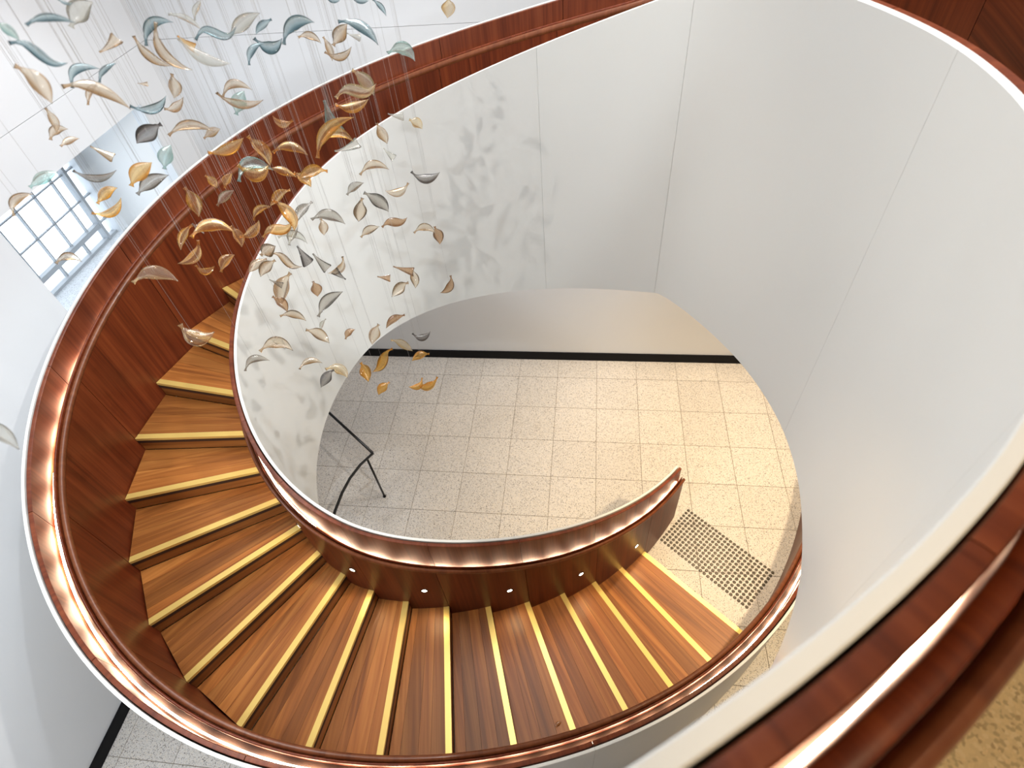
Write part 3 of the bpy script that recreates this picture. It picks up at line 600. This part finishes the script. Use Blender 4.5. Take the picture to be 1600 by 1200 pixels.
LEAVES = [
(-0.947,1.306,6.269,0.681,0.71,0.166,0.066,0.086,0.16,0.15,'A','T','leftmost of the arched teal glass leaves hanging before the white left wall'),
(-1.182,1.756,6.175,0.695,0.599,0.015,0.398,0.089,0.5,0.1,'P','C','right one of two pod-shaped clear glass leaves hanging before the white left wall'),
(-1.134,1.653,6.223,0.707,0.62,0.34,-0.01,0.033,0.2,-0.2,'A','T','second from left of the arched teal glass leaves hanging before the white left wall'),
(-1.103,1.382,6.239,0.717,0.34,0.608,-0.03,0.047,0.4,0.1,'P','G','pod-shaped pale green glass leaf hanging before the white left wall'),
(-1.045,1.352,6.2,0.807,0.349,0.451,0.152,0.1,0.2,0.12,'S','T','wavy teal glass leaf hanging before the white left wall'),
(-1.11,1.941,6.079,0.632,0.683,0.097,0.353,0.107,0.25,0.3,'A','T','second from left of the arched teal glass leaves hanging before the white back wall'),
(-1.026,1.808,6.054,0.758,0.333,0.481,-0.288,0.134,0.2,-0.28,'A','B','second from left of the arched champagne glass leaves hanging before the white back wall'),
(-1.173,1.965,6.005,0.669,0.539,0.466,-0.211,0.116,0.22,-0.15,'A','B','leftmost of the arched champagne glass leaves hanging before the white back wall'),
(-1.071,2.068,6.06,0.629,0.646,0.425,-0.078,0.097,0.18,0.12,'A','C','left one of two arched clear glass leaves hanging before the white back wall'),
(-1.101,2.226,6.049,0.474,0.769,-0.16,0.397,0.071,0.25,0.08,'P','C','left one of two pod-shaped clear glass leaves hanging before the white back wall'),
(-1.145,1.746,6.094,0.767,0.503,0.176,0.356,0.063,0.5,0.2,'D','B','left one of two cone-shaped champagne glass leaves hanging before the white left wall'),
(-1.316,1.814,6.016,0.701,0.515,0.206,0.449,0.102,0.22,0.3,'A','T','third from left of the arched teal glass leaves hanging before the white left wall'),
(-1.203,1.76,6.031,0.719,0.567,0.007,0.402,0.072,0.2,0.15,'A','T','rightmost of the arched teal glass leaves hanging before the white left wall'),
(-1.196,1.671,6.007,0.826,0.367,0.416,0.094,0.158,0.2,0.18,'A','B','rightmost of the arched champagne glass leaves hanging before the white left wall'),
(-1.379,1.895,5.932,0.429,0.803,-0.014,0.413,0.082,0.22,0.1,'P','B','rightmost of the pod-shaped champagne glass leaves hanging before the white left wall'),
(-1.114,1.378,6.135,0.807,0.327,0.372,-0.321,0.094,0.36,0.12,'P','B','leftmost of the pod-shaped champagne glass leaves hanging before the white left wall'),
(-1.32,2.08,5.883,0.864,0.412,0.283,0.064,0.031,0.5,0.1,'D','B','right one of two cone-shaped champagne glass leaves hanging before the white left wall'),
(-1.255,2.143,5.847,0.434,0.372,0.546,-0.612,0.082,0.5,0.05,'P','B','leftmost of the pod-shaped champagne glass leaves hanging before the white back wall'),
(-1.098,2.057,6.001,0.803,0.284,0.521,-0.057,0.056,0.6,0.1,'D','A','cone-shaped amber glass leaf hanging before the white back wall'),
(-0.997,1.941,5.996,0.836,0.471,0.25,-0.131,0.15,0.2,-0.14,'A','C','right one of two arched clear glass leaves hanging before the white back wall'),
(-0.94,1.956,6.047,0.881,0.452,-0.001,0.142,0.128,0.18,0.18,'S','T','wavy teal glass leaf hanging before the white back wall'),
(-0.905,2.089,6.033,0.578,0.783,-0.021,0.23,0.129,0.3,0.08,'P','C','right one of two pod-shaped clear glass leaves hanging before the white back wall'),
(-1.311,2.048,5.823,0.746,0.509,0.281,0.323,0.127,0.22,-0.22,'A','T','leftmost of the arched teal glass leaves hanging before the white back wall'),
(-1.336,2.233,5.75,0.631,0.635,0.261,0.36,0.087,0.35,-0.2,'A','B','third from left of the arched champagne glass leaves hanging before the white back wall'),
(-1.38,2.059,5.73,0.3,-0.057,0.709,-0.636,0.113,0.48,-0.08,'P','K','pod-shaped dark smoky glass leaf hanging before the white back wall'),
(-1.134,1.914,5.792,0.811,0.55,0.168,0.111,0.14,0.2,0.2,'A','B','fourth from left of the arched champagne glass leaves hanging before the white back wall'),
(-1.321,2.362,5.586,0.881,0.424,-0.083,0.193,0.081,0.42,0.1,'P','B','second from left of the pod-shaped champagne glass leaves hanging before the white back wall'),
(-1.128,2.32,5.764,0.747,0.655,0.045,0.109,0.115,0.25,0.3,'A','B','fifth from left of the arched champagne glass leaves hanging before the white back wall'),
(-1.15,2.353,5.698,0.651,0.55,-0.091,0.515,0.097,0.55,0.05,'P','G','right one of two pod-shaped pale green glass leaves hanging before the white back wall'),
(-1.06,2.178,5.765,0.646,0.71,0.278,-0.015,0.155,0.2,-0.22,'A','B','sixth from left of the arched champagne glass leaves hanging before the white back wall'),
(-1.456,1.771,5.905,0.604,0.267,0.648,-0.379,0.073,0.3,0.1,'P','B','second from left of the pod-shaped champagne glass leaves hanging before the white left wall'),
(-1.485,1.793,5.862,0.708,0.599,0.148,0.343,0.061,0.4,0.25,'A','B','leftmost of the arched champagne glass leaves hanging before the white left wall'),
(-1.502,1.838,5.812,0.729,0.479,0.29,0.395,0.064,0.3,0.1,'A','B','second from left of the arched champagne glass leaves hanging before the white left wall'),
(-1.466,1.898,5.743,0.911,0.243,0.301,-0.142,0.071,0.5,0.1,'D','B','cone-shaped champagne glass leaf hanging by the gridded window'),
(-1.381,2.091,5.624,0.614,0.518,0.009,0.596,0.095,0.5,0.08,'P','G','left one of two pod-shaped pale green glass leaves hanging before the white back wall'),
(-1.533,2.113,5.557,0.663,0.585,0.121,0.452,0.123,0.45,0.08,'P','A','pod-shaped amber glass leaf hanging before the white left wall'),
(-1.574,2.2,5.471,0.741,0.627,0.006,0.241,0.153,0.32,0.1,'P','S','pod-shaped grey-tinted glass leaf hanging before the white back wall'),
(-1.597,1.974,5.629,0.672,0.643,0.354,0.098,0.132,0.2,-0.22,'A','S','arched grey-tinted glass leaf hanging by the gridded window'),
(-1.589,1.951,5.565,0.834,0.416,-0.002,0.362,0.092,0.4,0.15,'P','A','pod-shaped amber glass leaf hanging by the gridded window'),
(-1.688,2.042,5.453,0.844,0.453,0.049,0.282,0.123,0.25,-0.25,'A','A','arched amber glass leaf hanging by the gridded window'),
(-1.589,1.742,5.741,0.819,0.471,0.077,0.32,0.096,0.35,0.08,'P','G','pod-shaped pale green glass leaf hanging by the gridded window'),
(-1.688,1.704,5.688,0.546,0.669,0.232,0.446,0.095,0.28,0.3,'A','B','left one of two arched champagne glass leaves hanging by the gridded window'),
(-1.728,1.76,5.424,0.764,0.484,0.39,0.175,0.079,0.35,0.32,'A','B','right one of two arched champagne glass leaves hanging by the gridded window'),
(-1.16,2.134,5.621,0.749,0.528,0.236,0.324,0.15,0.26,-0.1,'A','A','leftmost of the arched amber glass leaves hanging high before red timber balustrade'),
(-1.277,2.623,5.377,0.618,0.53,0.411,-0.41,0.155,0.38,0.08,'P','A','pod-shaped amber glass leaf hanging high before red timber balustrade'),
(-1.28,2.483,5.362,0.85,0.374,0.191,0.318,0.167,0.3,0.35,'A','G','arched pale green glass leaf hanging midway before red timber balustrade'),
(-1.271,2.478,5.356,0.874,0.366,0.263,0.18,0.134,0.45,-0.3,'A','A','leftmost of the arched amber glass leaves hanging midway before red timber balustrade'),
(-1.256,2.724,5.218,0.925,0.29,0.245,-0.023,0.131,0.3,0.1,'A','A','third from left of the arched amber glass leaves hanging midway before red timber balustrade'),
(-1.101,2.693,5.217,0.249,-0.238,0.522,-0.78,0.157,0.32,-0.15,'A','A','rightmost of the arched amber glass leaves hanging midway before red timber balustrade'),
(-1.162,2.708,5.178,0.87,0.311,0.273,-0.27,0.104,0.45,0.1,'P','A','rightmost of the pod-shaped amber glass leaves hanging midway before red timber balustrade'),
(-1.48,2.46,5.327,0.727,0.345,0.547,-0.231,0.069,0.5,0.1,'P','A','second from left of the pod-shaped amber glass leaves hanging midway before red timber balustrade'),
(-1.387,2.429,5.343,0.598,0.652,-0.032,0.465,0.074,0.45,0.1,'P','A','third from left of the pod-shaped amber glass leaves hanging midway before red timber balustrade'),
(-1.382,2.336,5.312,0.716,0.593,0.052,0.365,0.101,0.36,0.08,'P','B','pod-shaped champagne glass leaf hanging midway before red timber balustrade'),
(-1.554,2.367,5.283,0.713,0.282,0.475,-0.432,0.133,0.42,0.08,'P','A','leftmost of the pod-shaped amber glass leaves hanging midway before red timber balustrade'),
(-1.332,2.054,5.332,0.929,0.278,0.162,0.181,0.161,0.32,0.3,'A','A','fourth from left of the arched amber glass leaves hanging low before red timber balustrade'),
(-1.595,2.363,5.149,0.756,0.444,0.371,-0.307,0.064,0.3,0.05,'P','C','pod-shaped clear glass leaf hanging low before red timber balustrade'),
(-1.618,2.269,5.17,0.559,-0.107,0.559,-0.603,0.127,0.28,-0.15,'A','A','leftmost of the arched amber glass leaves hanging low before red timber balustrade'),
(-1.695,2.357,5.012,0.384,0.042,0.524,-0.759,0.152,0.3,0.22,'A','A','second from left of the arched amber glass leaves hanging low before red timber balustrade'),
(-1.491,1.808,5.288,0.803,0.481,0.33,0.124,0.153,0.32,0.24,'A','L','left one of two arched clear gold-flecked glass leaves hanging low before red timber balustrade'),
(-1.637,2.312,4.955,0.809,0.532,0.249,0.036,0.082,0.4,-0.35,'A','A','third from left of the arched amber glass leaves hanging low before red timber balustrade'),
(-1.535,2.34,4.968,0.64,0.595,0.156,0.46,0.109,0.42,0.15,'P','A','left one of two pod-shaped amber glass leaves hanging low before red timber balustrade'),
(-1.777,2.172,4.663,0.917,0.307,0.251,-0.032,0.16,0.5,-0.3,'A','L','right one of two arched clear gold-flecked glass leaves hanging low before red timber balustrade'),
(-1.171,2.735,5.456,0.005,0.248,-0.541,0.804,0.089,0.35,0.3,'A','A','second from left of the arched amber glass leaves hanging high before red timber balustrade'),
(-1.173,2.712,5.333,0.873,0.47,0.13,0.004,0.161,0.26,0.22,'A','A','third from left of the arched amber glass leaves hanging high before red timber balustrade'),
(-1.501,2.482,5.02,0.748,0.298,0.385,-0.45,0.11,0.4,0.1,'P','A','right one of two pod-shaped amber glass leaves hanging low before red timber balustrade'),
(-1.472,2.577,4.987,0.727,0.597,0.049,0.336,0.13,0.35,-0.2,'A','A','rightmost of the arched amber glass leaves hanging low before red timber balustrade'),
(-0.958,2.369,5.948,0.22,0.151,0.604,-0.751,0.083,0.28,-0.1,'P','T','pod-shaped teal glass leaf hanging before the white back wall'),
(-0.749,2.113,6.003,0.593,0.725,0.153,0.315,0.127,0.3,0.28,'A','T','fifth from left of the arched teal glass leaves hanging before the white back wall'),
(-1.033,2.381,5.862,0.714,0.549,-0.056,0.431,0.095,0.25,0.2,'A','T','third from left of the arched teal glass leaves hanging before the white back wall'),
(-1.026,2.541,5.84,0.684,0.715,0.143,0.031,0.105,0.42,-0.3,'A','T','fourth from left of the arched teal glass leaves hanging before the white back wall'),
(-0.919,2.727,5.796,0.807,0.564,0.155,-0.081,0.094,0.3,0.2,'A','B','seventh from left of the arched champagne glass leaves hanging before the white back wall'),
(-0.808,2.786,5.782,0.592,0.703,-0.065,0.389,0.108,0.5,0.06,'P','B','rightmost of the pod-shaped champagne glass leaves hanging before the white back wall'),
(-0.629,2.46,5.885,0.873,0.4,0.16,-0.228,0.167,0.22,0.18,'A','T','eighth from left of the arched teal glass leaves hanging before the white back wall'),
(-0.737,2.742,5.784,0.856,0.395,0.331,0.045,0.058,0.5,0.1,'D','C','cone-shaped clear glass leaf hanging before the white back wall'),
(-0.883,2.825,5.718,0.742,0.245,0.465,-0.416,0.099,0.3,0.1,'P','B','third from left of the pod-shaped champagne glass leaves hanging before the white back wall'),
(-0.807,2.707,5.731,0.695,0.717,0.005,0.054,0.118,0.25,-0.25,'A','B','rightmost of the arched champagne glass leaves hanging before the white back wall'),
(-0.586,2.953,5.638,0.629,0.749,0.177,-0.107,0.128,0.45,0.3,'A','G','arched pale green glass leaf hanging before the white back wall'),
(-0.372,3.202,5.735,0.518,0.365,0.617,-0.467,0.086,0.72,0.05,'P','L','pod-shaped clear gold-flecked glass leaf hanging before the white back wall'),
(-0.629,2.884,5.844,0.78,0.437,0.299,-0.334,0.08,0.25,0.1,'A','T','rightmost of the arched teal glass leaves hanging before the white back wall'),
(-0.793,2.764,5.916,0.77,0.593,0.235,-0.015,0.06,0.3,-0.1,'A','T','sixth from left of the arched teal glass leaves hanging before the white back wall'),
(-0.675,2.731,5.916,0.732,0.662,0.112,-0.115,0.077,0.3,-0.1,'A','T','seventh from left of the arched teal glass leaves hanging before the white back wall'),
(-0.806,2.992,5.511,0.622,0.589,0.422,-0.296,0.151,0.4,0.12,'P','L','pod-shaped clear gold-flecked glass leaf hanging high before red timber balustrade'),
(-0.714,2.485,5.658,0.696,0.66,0.178,0.221,0.183,0.24,0.12,'S','L','wavy clear gold-flecked glass leaf hanging high before red timber balustrade'),
(-0.998,2.895,5.395,0.593,0.436,0.422,-0.529,0.153,0.62,0.05,'D','G','cone-shaped pale green glass leaf hanging high before red timber balustrade'),
(-0.893,2.979,5.411,0.853,0.51,0.066,0.093,0.17,0.28,-0.15,'A','A','rightmost of the arched amber glass leaves hanging high before red timber balustrade'),
(-0.884,2.512,5.482,0.669,0.663,-0.078,0.327,0.244,0.2,0.2,'A','A','fourth from left of the arched amber glass leaves hanging high before red timber balustrade'),
(-0.947,2.765,5.353,0.883,0.449,0.121,0.064,0.153,0.28,0.28,'A','A','fifth from left of the arched amber glass leaves hanging high before red timber balustrade'),
(-0.987,2.978,5.191,0.848,0.466,0.187,0.17,0.134,0.4,0.2,'D','C','leftmost of the cone-shaped clear glass leaves hanging high before the white curved wall'),
(-0.737,3.178,5.257,0.74,0.609,0.266,-0.108,0.084,0.5,0.2,'D','C','rightmost of the cone-shaped clear glass leaves hanging high before the white curved wall'),
(-0.792,3.03,5.235,0.801,0.192,0.464,-0.326,0.111,0.5,0.05,'P','B','right one of two pod-shaped champagne glass leaves hanging high before the white curved wall'),
(-0.804,3.099,5.09,0.841,0.316,0.247,-0.362,0.079,0.5,0.1,'D','C','second from left of the cone-shaped clear glass leaves hanging high before the white curved wall'),
(-0.629,3.162,5.216,0.74,0.563,0.294,-0.223,0.083,0.6,0.1,'P','L','pod-shaped clear gold-flecked glass leaf hanging high before the white curved wall'),
(-0.902,3.086,5.021,0.72,0.65,0.204,0.131,0.17,0.26,0.25,'A','B','left one of two arched champagne glass leaves hanging high before the white curved wall'),
(-0.636,3.163,4.907,0.823,0.565,0.046,-0.026,0.166,0.3,-0.25,'A','K','arched dark smoky glass leaf hanging high before the white curved wall'),
(-0.981,2.895,5.011,0.678,0.66,0.102,0.307,0.113,0.38,0.1,'P','S','second from left of the pod-shaped grey-tinted glass leaves hanging high before the white curved wall'),
(-0.803,3.108,4.863,0.216,-0.121,0.471,-0.847,0.146,0.3,0.22,'A','B','right one of two arched champagne glass leaves hanging high before the white curved wall'),
(-0.917,3.031,4.846,0.709,0.542,0.394,-0.223,0.18,0.38,0.1,'P','S','rightmost of the pod-shaped grey-tinted glass leaves hanging high before the white curved wall'),
(-0.987,2.885,4.882,0.528,0.199,0.655,-0.502,0.138,0.5,-0.05,'P','B','left one of two pod-shaped champagne glass leaves hanging high before the white curved wall'),
(-1.178,2.884,4.846,0.779,0.617,0.083,-0.078,0.188,0.32,0.2,'A','S','arched grey-tinted glass leaf hanging high before the white curved wall'),
(-1.188,2.791,4.849,0.731,0.188,0.319,-0.573,0.095,0.5,0.05,'P','B','fourth from left of the pod-shaped champagne glass leaves hanging midway before the white curved wall'),
(-1.28,2.826,4.933,0.504,0.053,0.245,-0.826,0.146,0.36,-0.12,'P','S','leftmost of the pod-shaped grey-tinted glass leaves hanging high before the white curved wall'),
(-1.37,2.555,5.107,0.74,0.59,0.045,0.321,0.109,0.3,0.25,'A','A','second from left of the arched amber glass leaves hanging midway before red timber balustrade'),
(-1.28,2.624,5.138,0.299,0.051,0.435,-0.848,0.131,0.32,-0.1,'P','A','fourth from left of the pod-shaped amber glass leaves hanging midway before red timber balustrade'),
(-1.258,2.585,5.064,0.855,0.09,0.421,-0.289,0.178,0.36,0.22,'A','A','fourth from left of the arched amber glass leaves hanging midway before red timber balustrade'),
(-1.32,2.546,5.001,0.827,0.518,-0.033,0.215,0.166,0.3,0.12,'S','A','wavy amber glass leaf hanging low before red timber balustrade'),
(-1.28,2.6,4.935,0.711,0.407,0.016,0.573,0.123,0.35,0.1,'P','C','pod-shaped clear glass leaf hanging midway before the white curved wall'),
(-1.288,2.62,4.909,0.789,0.536,0.297,-0.033,0.147,0.25,0.25,'A','C','arched clear glass leaf hanging midway before the white curved wall'),
(-0.895,3.189,4.601,0.792,0.58,0.06,0.181,0.169,0.3,0.1,'S','R','wavy brown glass leaf hanging midway before the white curved wall'),
(-1.033,3.082,4.621,0.875,0.435,-0.142,0.158,0.14,0.32,0.1,'P','B','fifth from left of the pod-shaped champagne glass leaves hanging midway before the white curved wall'),
(-0.7,3.127,4.575,0.866,0.496,-0.018,-0.06,0.142,0.3,0.28,'A','B','right one of two arched champagne glass leaves hanging midway before the white curved wall'),
(-0.661,3.295,4.417,0.748,0.223,0.342,-0.523,0.121,0.52,0.05,'P','R','right one of two pod-shaped brown glass leaves hanging midway before the white curved wall'),
(-1.351,2.766,4.691,0.81,0.265,0.296,-0.431,0.12,0.6,0.05,'D','K','left one of two cone-shaped dark smoky glass leaves hanging midway before the white curved wall'),
(-1.273,2.774,4.632,0.722,0.416,0.446,-0.325,0.121,0.5,0.08,'D','S','right one of two cone-shaped grey-tinted glass leaves hanging midway before the white curved wall'),
(-1.237,2.912,4.485,0.358,0.063,0.603,-0.71,0.14,0.3,0.3,'A','B','left one of two arched champagne glass leaves hanging midway before the white curved wall'),
(-1.237,2.893,4.44,0.285,0.159,-0.458,0.827,0.088,0.6,-0.1,'D','K','right one of two cone-shaped dark smoky glass leaves hanging midway before the white curved wall'),
(-1.453,2.609,4.842,0.782,0.582,-0.048,0.219,0.098,0.7,0.05,'P','B','second from left of the pod-shaped champagne glass leaves hanging midway before the white curved wall'),
(-1.527,2.568,4.783,0.41,-0.134,0.396,-0.81,0.125,0.35,-0.1,'P','B','pod-shaped champagne glass leaf hanging low before red timber balustrade'),
(-1.448,2.511,4.801,0.394,-0.007,0.565,-0.725,0.119,0.45,-0.12,'P','B','leftmost of the pod-shaped champagne glass leaves hanging midway before the white curved wall'),
(-1.374,2.602,4.775,0.849,0.472,0.155,-0.178,0.175,0.22,0.12,'S','B','wavy champagne glass leaf hanging midway before the white curved wall'),
(-1.503,2.625,4.612,0.84,0.368,0.369,-0.15,0.076,0.45,0.1,'D','S','left one of two cone-shaped grey-tinted glass leaves hanging midway before the white curved wall'),
(-1.498,2.667,4.538,0.572,0.058,0.508,-0.641,0.198,0.4,-0.12,'P','B','third from left of the pod-shaped champagne glass leaves hanging midway before the white curved wall'),
(-1.484,2.543,4.526,0.74,0.467,0.293,-0.384,0.117,0.45,0.1,'P','R','leftmost of the pod-shaped brown glass leaves hanging low before the white curved wall'),
(-1.477,2.602,4.381,0.844,0.474,0.248,-0.047,0.148,0.3,0.2,'A','B','second from left of the arched champagne glass leaves hanging low before the white curved wall'),
(-1.311,2.668,4.519,0.674,0.324,0.394,-0.535,0.091,0.65,0.05,'P','R','left one of two pod-shaped brown glass leaves hanging midway before the white curved wall'),
(-1.296,2.73,4.363,0.878,0.326,-0.155,0.313,0.219,0.3,0.12,'P','S','pod-shaped grey-tinted glass leaf hanging low before the white curved wall'),
(-1.031,3.073,4.263,0.945,0.238,0.222,-0.031,0.084,0.6,0.1,'D','R','left one of two cone-shaped brown glass leaves hanging midway before the white curved wall'),
(-0.894,3.094,4.302,0.809,0.545,0.004,-0.22,0.145,0.4,0.1,'D','R','right one of two cone-shaped brown glass leaves hanging midway before the white curved wall'),
(-0.85,3.151,4.185,0.697,0.237,0.354,-0.576,0.133,0.4,0.05,'P','B','rightmost of the pod-shaped champagne glass leaves hanging midway before the white curved wall'),
(-0.95,3.082,4.16,0.36,-0.125,0.537,-0.752,0.152,0.45,-0.1,'P','B','sixth from left of the pod-shaped champagne glass leaves hanging midway before the white curved wall'),
(-0.636,3.172,4.089,0.433,0.151,0.475,-0.751,0.14,0.35,0.25,'A','R','arched brown glass leaf hanging midway before the white curved wall'),
(-1.547,2.402,4.331,0.93,0.351,0.107,0.032,0.183,0.34,0.28,'A','B','leftmost of the arched champagne glass leaves hanging low before the white curved wall'),
(-1.576,2.478,4.282,0.921,0.076,0.334,-0.183,0.105,0.4,0.1,'P','C','left one of two pod-shaped clear glass leaves hanging low before the white curved wall'),
(-1.728,2.408,4.204,0.801,0.545,0.129,0.213,0.151,0.28,0.3,'A','S','arched grey-tinted glass leaf hanging low before the white curved wall'),
(-1.533,2.629,3.953,0.946,0.2,0.132,0.218,0.148,0.28,0.3,'A','B','rightmost of the arched champagne glass leaves hanging low before the white curved wall'),
(-1.371,2.634,3.862,0.961,0.135,0.211,-0.12,0.153,0.45,0.3,'A','L','arched clear gold-flecked glass leaf hanging low before the white curved wall'),
(-1.401,2.503,3.932,0.412,0.13,0.301,-0.85,0.14,0.45,-0.1,'P','K','pod-shaped dark smoky glass leaf hanging low before the white curved wall'),
(-1.368,2.576,4.237,0.914,0.154,0.36,-0.106,0.159,0.4,0.1,'P','B','left one of two pod-shaped champagne glass leaves hanging low before the white curved wall'),
(-1.351,2.647,4.26,0.487,0.06,0.645,-0.585,0.081,0.3,-0.1,'P','C','right one of two pod-shaped clear glass leaves hanging low before the white curved wall'),
(-1.262,2.765,4.069,0.855,0.345,-0.033,0.387,0.089,0.45,0.2,'P','R','second from left of the pod-shaped brown glass leaves hanging low before the white curved wall'),
(-1.155,2.907,3.919,0.484,0.26,0.346,-0.761,0.151,0.48,-0.08,'P','B','right one of two pod-shaped champagne glass leaves hanging low before the white curved wall'),
(-0.999,2.941,4.004,0.323,-0.17,0.557,-0.746,0.161,0.3,-0.12,'P','R','rightmost of the pod-shaped brown glass leaves hanging low before the white curved wall'),
(-0.845,2.952,3.838,0.902,0.429,0.025,0.037,0.128,0.35,-0.3,'A','K','arched dark smoky glass leaf hanging before the white lower wall'),
(-1.01,2.983,3.732,0.829,0.46,0.251,-0.197,0.177,0.3,0.08,'P','L','pod-shaped clear gold-flecked glass leaf hanging before the white lower wall'),
(-1.199,2.644,3.822,0.774,0.282,0.139,-0.549,0.144,0.5,0.08,'P','O','left one of two pod-shaped golden orange glass leaves hanging over the terrazzo floor'),
(-1.11,2.774,3.793,0.386,0.025,0.594,-0.705,0.213,0.3,-0.1,'S','O','wavy golden orange glass leaf hanging over the terrazzo floor'),
(-0.872,2.872,3.715,0.171,0.003,0.483,-0.859,0.133,0.4,-0.12,'A','O','second from left of the arched golden orange glass leaves hanging over the terrazzo floor'),
(-1.133,2.674,3.62,0.426,0.019,0.336,-0.84,0.118,0.5,-0.12,'P','O','right one of two pod-shaped golden orange glass leaves hanging over the terrazzo floor'),
(-0.919,2.764,3.537,0.302,-0.013,0.294,-0.907,0.117,0.36,0.3,'A','O','leftmost of the arched golden orange glass leaves hanging over the terrazzo floor'),
(-0.854,2.83,3.461,0.227,-0.218,0.477,-0.821,0.163,0.36,0.28,'A','O','rightmost of the arched golden orange glass leaves hanging over the terrazzo floor'),
(-1.209,0.762,5.647,0.762,0.372,0.446,-0.286,0.117,0.3,0.05,'P','C','left one of two pod-shaped clear glass leaves hanging before the white left wall'),
]
for i, (x, y, z, qw, qx, qy, qz, L, wd, bend, kind, col, lab) in enumerate(LEAVES):
    me, mid = leaf_mesh(L, wd, bend, kind, i + 11)
    o = link('glass_leaf', me, M['g' + col], None, smooth=True)
    q = Quaternion((qw, qx, qy, qz)); q.normalize(); o.rotation_mode = 'QUATERNION'; o.rotation_quaternion = q
    off = q @ mid; o.location = Vector((x, y, z)) - off * .6
    tag(o, lab, 'glass leaf', 'hanging blown-glass leaves')
    # its wire, from the middle of the leaf up to the ceiling plate, in the leaf's own frame
    p0 = Vector((x, y, z)) + off * .4; p1 = Vector((p0.x, p0.y, CZ - .03)); qi = q.inverted()
    tube('wire', [qi @ (p0 - o.location), qi @ (p1 - o.location)], .0005, M['wire'], o, 4, False)
# one leaf lies on a tread
me, mid = leaf_mesh(.062, .55, .15, 'P', 501)
o = link('glass_leaf', me, M['gL'], None, smooth=True); o.location = (-0.032, 1.132, 5 * HR + .012); o.rotation_euler = (.1, .05, .7)
tag(o, 'tiny pale glass leaf lying on a dark tread by the outer rail', 'glass leaf')
